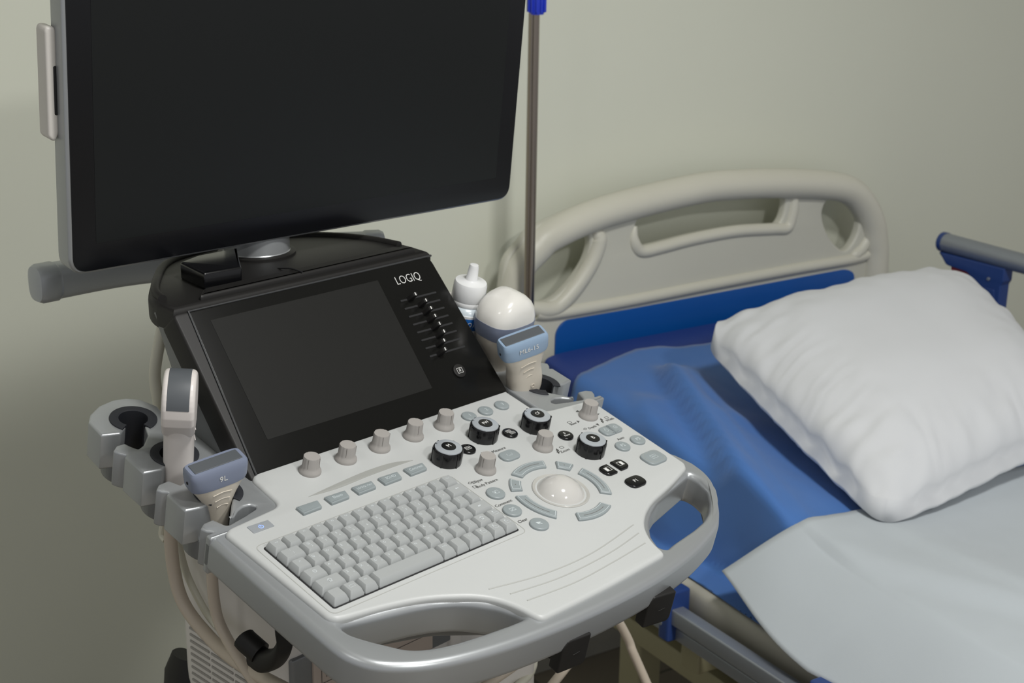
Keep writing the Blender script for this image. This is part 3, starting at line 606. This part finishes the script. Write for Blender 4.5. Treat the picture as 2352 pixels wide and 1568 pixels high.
# ================================================================ IV POLE
pp=inH(hit(1216.5,600,A+BB*.05,BB)); 
PV=A+HH*pp.x+BB*.05; PV.z=0
IV=root('iv_pole',PV,'stainless steel drip pole with blue knob standing at the head of the bed','pole')
MP=Matrix.Translation(PV)
obj('lower_tube',lathe([(.0001,.40),(.0095,.40),(.0095,1.62),(.0001,1.62)],24),STEEL,IV,MP,sharp=60)
zk=hit(1228,16,PV,BB).z
obj('clamp_knob',[(lathe([(.0001,zk-.012),(.012,zk-.012),(.0135,zk-.008),(.0150,zk+.035),(.0001,zk+.035)],24),I,0)]+[(box(.0125,.0165,-.0012,.0012,zk-.008,zk+.034,.0004),Matrix.Rotation(rad(30*k),4,'Z'),0) for k in range(12)],BLUEK,IV,MP@T(.004,0,0))
obj('upper_tube',lathe([(.0001,1.6),(.007,1.6),(.007,2.15),(.0001,2.15)],20),STEEL,IV,MP,sharp=60)
obj('hook_arm',tube([(-.10,0,2.12),(-.08,0,2.09),(0,0,2.13),(.08,0,2.09),(.10,0,2.12)],.004,3),STEEL,IV,MP)
# ================================================================ HOSPITAL BED
BED=root('hospital_bed',A+HH*.28+BB*1.0-Z*A.z,'hospital bed with cream moulded headboard, beige frame and blue brackets','bed')
def hz8(o,s,l): return [hbp(o[0]+a/s,o[1]+b/s) for a,b in l]
zc=((1180,380),2.6133)
outer=[(-.222,.55),(-.226,.80),(-.222,.878)]+[(-.214,.918),(-.186,.946),(-.145,.974),(.005,1.010),(.211,1.030),(.320,1.029),(.436,1.019),(.560,1.003),(.640,.985),(.700,.950),(.735,.900),(.748,.85),(.755,.78),(.755,.55)]
holeL=hz8(*zc,[(160,560),(210,500),(300,455),(445,408),(472,440),(470,510),(430,610),(340,730),(250,810),(170,832),(120,820),(105,700)])
holeM=hz8(*zc,[(800,292),(950,255),(1150,215),(1400,186),(1625,176),(1650,210),(1640,290),(1610,352),(1560,362),(1350,375),(1100,420),(900,470),(790,495),(748,485),(740,430),(752,360)])
holeR=hz8(*zc,[(1935,195),(2050,203),(2090,250),(2095,350),(2070,440),(2020,510),(1975,505),(1910,430),(1872,320),(1885,240)])
grow=lambda P,s:[(x+(x-cx)*s,y+(y-cy)*s) for cx,cy in [(sum(p[0] for p in P)/len(P),sum(p[1] for p in P)/len(P))] for x,y in P]
# thin face panel plus thick rounded rails around the openings
HB=obj('headboard',shape([sm2(outer,4)]+[sm2(h,4) for h in (holeL,holeM,holeR)],-.030,-.008,.006),HBP,BED,MHB,label='cream moulded plastic headboard with three hand openings')
def rail(path,r,taper=0):
    P=crom([V((x,y,0)) for x,y in path],6); n=len(P); R=[]
    for i,p in enumerate(P):
        t=(P[min(i+1,n-1)]-P[max(i-1,0)]).normalized(); q=V((-t.y,t.x,0)); e=min(i,n-1-i)/(n*.16)
        k=r*(1 if not taper else (taper+(1-taper)*math.sin(min(e,1)*math.pi/2)))
        R.append([p+q*(k*math.cos(2*math.pi*j/20))+Z*(k*math.sin(2*math.pi*j/20)) for j in range(20)])
    return loft(R)
oin=[(-.196,.55),(-.198,.80),(-.192,.872),(-.180,.905),(-.150,.930),(-.115,.952),(.005,.982),(.211,1.002),(.320,1.001),(.436,.992),(.556,.977),(.628,.960),(.672,.930),(.706,.885),(.722,.84),(.730,.78),(.730,.55)]
obj('top_rail',rail(oin,.030),HBM,HB,MHB@Matrix.Translation((0,0,-.012)),sharp=80)
ll=hz8(*zc,[(500,395),(530,440),(515,520),(470,620),(390,740),(300,840),(240,872),(170,872),(100,850)])
obj('inner_rail',rail(ll,.0165,.5),HBM,HB,MHB@Matrix.Translation((0,0,-.012)),sharp=80)
ml=hz8(*zc,[(1680,150),(1702,215),(1690,310),(1660,380),(1580,388),(1350,402),(1100,448),(900,500),(800,522),(758,500),(738,440),(750,370)])
obj('inner_rail',rail(ml,.0125,.35),HBM,HB,MHB@Matrix.Translation((0,0,-.012)),sharp=80)
rl=hz8(*zc,[(2150,330),(2150,430),(2105,510),(2040,562)])
obj('inner_rail',rail(rl,.014,.4),HBM,HB,MHB@Matrix.Translation((0,0,-.012)),sharp=80)
br=hz8(*zc,[(150,895),(260,895),(700,820),(1200,722),(1700,628),(2060,565),(2180,520)])
obj('inner_rail',rail(br,.0120),HBM,HB,MHB@Matrix.Translation((0,0,-.010)),sharp=80)
bp=hz8(*zc,[(262,1000),(310,942),(360,928),(700,868),(1200,776),(1700,682),(2010,625),(2045,650),(2048,900)])
bpl=[(-.118,.55)]+bp[:1]+bp[1:8]+[bp[8][0:1]+(.55,)]
obj('blue_panel',shape([rpoly([(bp[0][0]-.004,.50)]+[(bp[0][0],bp[0][1]),(bp[1][0],bp[1][1]+.002),bp[3],bp[5],(bp[6][0],bp[6][1]),(bp[7][0]+.006,bp[7][1]),(bp[7][0]+.004,.50)],.016)],-.010,-.004,.001),HBBL,HB,MHB)
obj('frame_rail',[(bar([A+HH*-.205+BB*y+Z*.490 for y in (.10,.5,1.0,1.5,2.0)],.024,.030,3.5),I,0)],BFRAME,BED,I)
obj('frame_rail',[(bar([A+HH*.745+BB*y+Z*.490 for y in (.10,.5,1.0,1.5,2.0)],.024,.030,3.5),I,0)],BFRAME,BED,I)
for hx in (-.15,.70):
    obj('lower_beam',box(hx-.02,hx+.02,.05,2.0,.305,.345,.003),OLIVE,BED,MH)
for y in (.06,.42,1.95): obj('cross_beam',box(-.15,.70,y-.02,y+.02,.30,.34,.003),OLIVE,BED,MH)
for hx in (-.13,.68):
    for y in (.32,1.75): obj('bed_leg',box(hx-.025,hx+.025,y-.03,y+.03,.06,.31,.004),OLIVE,BED,MH)
    for y in (.32,1.75): obj('bed_caster',[(lathe([(.0001,-.013),(.05,-.013),(.055,-.008),(.055,.008),(.05,.013),(.0001,.013)],28),mat(V((hx,y,.055)),V((0,1,0)),V((0,0,1)),V((1,0,0))),0)],RUBBER,BED,MH)
obj('pole_socket',box(pp.x-.02,-.12,.03,.07,.35,.398,.003),OLIVE,BED,MH)
obj('deck_panel',box(-.172,.715,.03,1.98,.455,.500,.004),BFRAME,BED,MH)
# folded side guard on the near side
sg=obj('folded_guard_rail',box(-.272,-.248,.54,1.7,.470,.497,.003),ALU,BED,MH)
obj('folded_guard_rail',box(-.262,-.240,.42,1.7,.440,.462,.003),ALU,BED,MH)
q=sp(1545,1390,-.262); obj('guard_bracket',[(box(-.278,-.235,q.y-.015,q.y+.011,.440,q.z+.028,.004),I,0),(lathe([(.0001,0),(.004,0),(.004,.001),(.0001,.001)],12),T(0,0)@Matrix.Translation((-.278,q.y-.008,.468))@Matrix.Rotation(rad(-90),4,'Y'),1)],[BLUEB,ALU],BED,MH)
q=sp(1590,1478,-.235); obj('guard_mount',[(box(-.240,-.175,q.y-.022,q.y+.022,q.z-.045,q.z+.020,.003),I,0),(lathe([(.0001,0),(.005,0),(.005,.001),(.0001,.001)],12),Matrix.Translation((-.240,q.y-.004,q.z))@Matrix.Rotation(rad(-90),4,'Y'),1)],[OLIVE,ALU],BED,MH)
q=sp(1875,1568,-.262); obj('guard_bracket',box(-.278,-.235,q.y+.0,q.y+.03,.440,q.z+.01,.004),BLUEB,BED,MH)
# raised side guard on the far side
hs_=.735
g0=sp(2170,556,hs_)
MGR=mat(A+HH*hs_,BB,Z,HH*-1)
def gp(px,py):
    q=sp(px,py,hs_); return (q.y,q.z)
obj('guard_top_tube',[(tube([(hs_,g0.y,g0.z),(hs_,g0.y+1.2,g0.z)],.0195,6,sm=False),I,0)],ALU,BED,MH)
obj('tube_cap',[(tube([(hs_,g0.y-.006,g0.z),(hs_,g0.y+.004,g0.z)],.0205,6,sm=False),I,0)],BLUEB,BED,MH)
z2=((2052,500),5.2267)
zp=lambda l:[gp(z2[0][0]+a/5.2267,z2[0][1]+b/5.2267) for a,b in l]
gpost=obj('guard_post',[(shape([rpoly(zp([(600,395),(1390,600),(1370,760),(1340,800),(1290,1200),(1290,1500),(960,1500),(980,700),(930,640),(720,570),(680,550)]),.003)],-.014,.014,.003),I,0),
   (shape([rpoly(zp([(1130,820),(1270,850),(1290,1400),(1090,1400)]),.004)],.013,.016,.001),I,0),(shape([circ(*zp([(1203,722)])[0],.0035,14)],.013,.017,.0005),I,1)],[BLUEB,ALU],BED,MGR)
obj('release_lever',shape([rpoly(zp([(725,570),(960,630),(995,690),(985,830),(950,740),(900,690),(855,700),(825,660),(770,665),(728,655)]),.002)],-.009,.009,.002),RED,BED,MGR,label='dark red release lever')
# ================================================================ MATTRESS
def mz(b): return .738-.125*min(max(b,0),.85)/.85 if b<.78 else .738-.125*(.78/.85)-.0103*(1-math.exp(-(b-.78)/.06))
def mattress():
    xs=[-.150+.86*i/12 for i in range(13)]; ys=[.022+1.93*j/40 for j in range(41)]
    R=[]
    for y in ys:
        zt_=mz(y); zb=max(zt_-.115,.503)
        R.append([(p[0]+.28,y,p[1]+(zt_+zb)/2) for p in sup(.428,(zt_-zb)/2,14,64)])
    return loft(R)
MATT_=m=obj('mattress',mattress(),MATT,None,MH,sharp=50); tag(m,'navy blue vinyl mattress on the bed under the sheets','mattress')
# ---- cloth surfaces
EH=-.148
def mpl(px,py):
    """point on the sloping mattress top"""
    n=V((0,0,1))+BB*(.125/.85); n.normalize(); P=A+Z*.742
    return inH(hit(px,py,P,n))
def ridge(x,y,p0,p1,w,amp):
    a=V(p0);b=V(p1); d=b-a; L=d.length; d/=L; q=V((x,y))-a; t=q.dot(d)/L; s=abs(q.x*d.y-q.y*d.x)
    f=min(max(t/.2,0),1)*min(max((1.1-t)/.2,0),1)
    f=f*f*(3-2*f); c=(q.x*d.y-q.y*d.x); w=w*(2.6 if c>0 else .55)
    return amp*f*math.exp(-(s/w)**2)
R2=lambda a:(mpl(*a).x,mpl(*a).y)
folds=[(R2((1500,840)),R2((1772,1256)),.021,.052),(R2((1545,845)),R2((1700,1010)),.02,.010),(R2((1450,900)),R2((1600,1180)),.022,.016),(R2((1620,960)),R2((1880,1250)),.03,.012)]
def bsurf():
    headpx=[(1250,905),(1310,872),(1400,832),(1460,806),(1520,800),(1560,804),(1620,795)]
    hp=[mpl(*p) for p in headpx]
    def head(x):
        x=max(x,-.16)
        if x>=hp[-1].x: return hp[-1].y+.0
        for a,b in zip(hp,hp[1:]):
            if a.x<=x<=b.x: return a.y+(b.y-a.y)*(x-a.x)/(b.x-a.x)
        return hp[0].y
    nx,ny=110,120; v=[]; f=[]; Ls=.260
    for j in range(ny+1):
        for i in range(nx+1):
            s=-Ls+(1.095)*i/nx          # distance across from the mattress edge, negative = hanging
            hb=head(EH+max(s,0)); y=hb+(1.55-hb)*(j/ny)
            ztop=mz(y)+.009
            for p0,p1,w,am in folds: ztop+=ridge(EH+max(s,0),y,p0,p1,w,am)
            ztop+=.004*noise.noise(V(((EH+s)*9,y*6,1.3)))+.0015*noise.noise(V(((EH+s)*30,y*22,4)))
            if s>=.02: x=EH+s; z=ztop
            else:
                t=.02-s; r=.022
                if t<r*1.57: a=t/r; x=EH+.02-r*math.sin(a)-.004; z=ztop-r*(1-math.cos(a))
                else:
                    tt=t-r*1.57; x=EH+.02-r-.004-.10*tt-.010*math.sin(y*19)*min(1,tt*9); z=ztop-r-tt
                zc_=.5235
                if z<zc_: x=max(x-(zc_-z)*.8,-.216+.004*math.sin(y*15)); z=zc_+max(0,(-.200-x))*-.05
            v.append((x,y,z))
    w=nx+1
    for j in range(ny):
        for i in range(nx): f.append((j*w+i,j*w+i+1,(j+1)*w+i+1,(j+1)*w+i))
    return rawmesh(v,f)
o=obj('bed_sheet',bsurf(),BSHEET,None,MH,sharp=180); tag(o,'light blue creased sheet spread over the mattress below the pillow','sheet')
so=o.modifiers.new('t','SOLIDIFY'); so.thickness=.0012; so.offset=1
def wsurf():
    tp=[(1650,1320,None),(1720,1275),(1790,1240),(1850,1215),(1930,1190),(2000,1170),(2100,1140),(2352,1080)]
    hc=sp(1648,1320,-.246)
    edge=mpl(1790,1238)
    tops=[mpl(p[0],p[1]) for p in tp[2:]]
    def topb(x):
        if x>=tops[-1].x: return tops[-1].y
        for a,b in zip(tops,tops[1:]):
            if a.x<=x<=b.x: return a.y+(b.y-a.y)*(x-a.x)/(b.x-a.x)
        return tops[0].y
    topb=lambda x:.700
    nx,ny=100,90; v=[]; f=[]; nh=26
    for j in range(ny+1):
        t=j/ny
        for i in range(nx+1):
            if i>=nh:
                x=EH+.012+(i-nh)/(nx-nh)*.83; y0=topb(x); y=y0+(1.72-y0)*t
                z=mz(y)+.0150+sum(ridge(x,y,*q) for q in folds)*.9+ridge(x,y,(-.16,.69),(.06,1.15),.05,.016)+ridge(x,y,(-.02,.72),(.02,1.0),.02,.006)+.004*noise.noise(V((x*7,y*5,8)))+.001*noise.noise(V((x*30,y*30,8)))
            else:
                k=1-i/nh                  # 0 at edge, 1 at hem
                x0=EH+.012; y0=topb(x0); y=y0+(1.72-y0)*t; zt_=mz(y)+.0150+sum(ridge(x0,y,*q) for q in folds)*.9*(1-k)
                # hem line
                hemy=hc.y+(1.72-hc.y)*t; hemx=hc.x-.012*min(t*4,1)-.010*math.sin(hemy*17+.6); hemz=max(hc.z-.045*min(t*5,1)-.008*math.sin(hemy*9),.522)
                xx=x0+(hemx-x0)*k; zz_=zt_+(hemz-zt_)*k**1.25
                yy=y+(hemy-y)*k
                xx+=.012*math.sin(yy*23+1)*math.sin(k*math.pi)*(.5+.5*math.sin(yy*5)); x,y,z=xx,yy,zz_
            v.append((x,y,z))
    w=nx+1
    for j in range(ny):
        for i in range(nx): f.append((j*w+i,j*w+i+1,(j+1)*w+i+1,(j+1)*w+i))
    return rawmesh(v,f)
o=obj('top_sheet',wsurf(),WSHEET,None,MH,sharp=180); tag(o,'white sheet with hemmed corner hanging over the side of the bed','sheet')
so=o.modifiers.new('t','SOLIDIFY'); so.thickness=.0016; so.offset=1
# ---- pillow
def pillow():
    Lc=inH(hz(1612,768,.822)); Bc=inH(hz(2032,1192,.668)); Tc=inH(hz(2205,640,.845)); Rc=inH(hz(2500,960,.722))
    n=90; v=[]; f=[]
    def pos(a,b,sgn):
        # a,b in [-1,1]; a: L->T side, b: L->B side
        A_=abs(a);B_=abs(b)
        pa=a*(1-.018*(1-B_**2.2)*A_**3); pb=b*(1-.018*(1-A_**2.2)*B_**3)   # edges pull in between the corners
        s=(pa+1)/2; t=(pb+1)/2
        P=(Lc*(1-s)+Tc*s)*(1-t)+(Bc*(1-s)+Rc*s)*t
        prof=max(0,(1-A_**3.4))**.52*max(0,(1-B_**3.4))**.52
        edge=(1-prof)
        ang=math.atan2(b,a)
        wr=.0075*noise.noise(V((ang*9 if False else a*7,b*7,3)))*edge*2
        # gathers running in from the short seam
        wr+=.0034*(.5+1.5*abs(noise.noise(V((b*3,1,9)))))*math.sin(b*42+7*noise.noise(V((b*6,a*2,0))))*max(0,(-a-.55)/.45)**1.0*min(1,(1+a)*12)*(1-B_**6)
        wr+=.0036*(.4+2.0*abs(noise.noise(V((a*2.5,4,9)))))*math.sin(a*22+7*noise.noise(V((a*6,b*2,5))))*max(0,(b-.5)/.5)**1.1*min(1,(1-b)*12)*(1-A_**6)
        h=.100*prof if sgn>0 else -.062*prof
        if sgn>0: h+=wr+.004*noise.noise(V((a*2.5,b*2.5,7)))*prof
        else: h+=.35*wr
        up=V((0,-.0,1))
        dA=(Tc-Lc+Rc-Bc).normalized()*(math.copysign(A_**7,a)); dB=(Bc-Lc+Rc-Tc).normalized()*(math.copysign(B_**7,b))
        P=P+(dA+dB)*(4*prof*(1-prof)*(.010 if sgn>0 else .024))
        return P+up*h+V((.012,-.004,0))*0
    idx={}
    for sgn in (1,-1):
        for i in range(n+1):
            for j in range(n+1):
                if sgn<0 and (i in (0,n) or j in (0,n)): idx[(sgn,i,j)]=idx[(1,i,j)]; continue
                # concentrate samples at the edge
                a=math.sin((i/n-.5)*math.pi)*.5+(2*i/n-1)*.5; b=math.sin((j/n-.5)*math.pi)*.5+(2*j/n-1)*.5
                # rounded corners
                q=max(0,abs(a)-.72)/.28; r=max(0,abs(b)-.72)/.28
                c=.075*q*q*r*r
                a2=a*(1-c); b2=b*(1-c)
                idx[(sgn,i,j)]=len(v); v.append(pos(a2,b2,sgn))
    for sgn in (1,-1):
        for i in range(n):
            for j in range(n):
                q=[idx[(sgn,i,j)],idx[(sgn,i+1,j)],idx[(sgn,i+1,j+1)],idx[(sgn,i,j+1)]]
                f.append(q if sgn<0 else q[::-1])
    # keep clear of the sheets below
    out=[]
    for p in v:
        lim=mz(p.y)+.030
        if p.z<lim: p=V((p.x,p.y,lim+(p.z-lim)*.02))
        out.append(p)
    return clean(rawmesh(out,f))
o=obj('pillow',pillow(),PILLOW,None,MH,sharp=180); tag(o,'plump white pillow lying across the bed at the headboard end','pillow')
# ================================================================ LIGHTS, CAMERA
def area(loc,tgt,sx,sy,pw,col=(1,1,1)):
    l=D.lights.new('ceiling_lamp','AREA'); l.shape='RECTANGLE'; l.size=sx; l.size_y=sy; l.energy=pw; l.color=col
    o=D.objects.new('ceiling_lamp',l); COL.objects.link(o); o.location=loc
    o.rotation_euler=(V(tgt)-V(loc)).to_track_quat('-Z','Y').to_euler(); return o
area((.62,.86,2.72),(.62,.90,0),.32,.32,33,(1,.995,.97))
area((-1.0,-.05,2.72),(-.9,-.05,0),.32,.32,5,(1,.995,.97))
area((1.55,-.45,2.72),(1.5,-.3,0),.32,.32,34,(1,.995,.97))
w=D.worlds.new('world'); bpy.context.scene.world=w; w.use_nodes=True
bg=w.node_tree.nodes['Background']; bg.inputs['Color'].default_value=(.96,.97,1.0,1); bg.inputs['Strength'].default_value=.44
cam=D.cameras.new('camera'); cam.sensor_width=36; cam.lens=F/2352*36; cam.clip_start=.05
co=D.objects.new('camera',cam); COL.objects.link(co); co.matrix_world=mat(CAM,RIGHT,UP,-FWD)
cam.dof.use_dof=True; cam.dof.focus_distance=1.50; cam.dof.aperture_fstop=11
sc=bpy.context.scene; sc.camera=co
sc.view_settings.view_transform='Standard'; sc.view_settings.look='None'; sc.view_settings.exposure=0
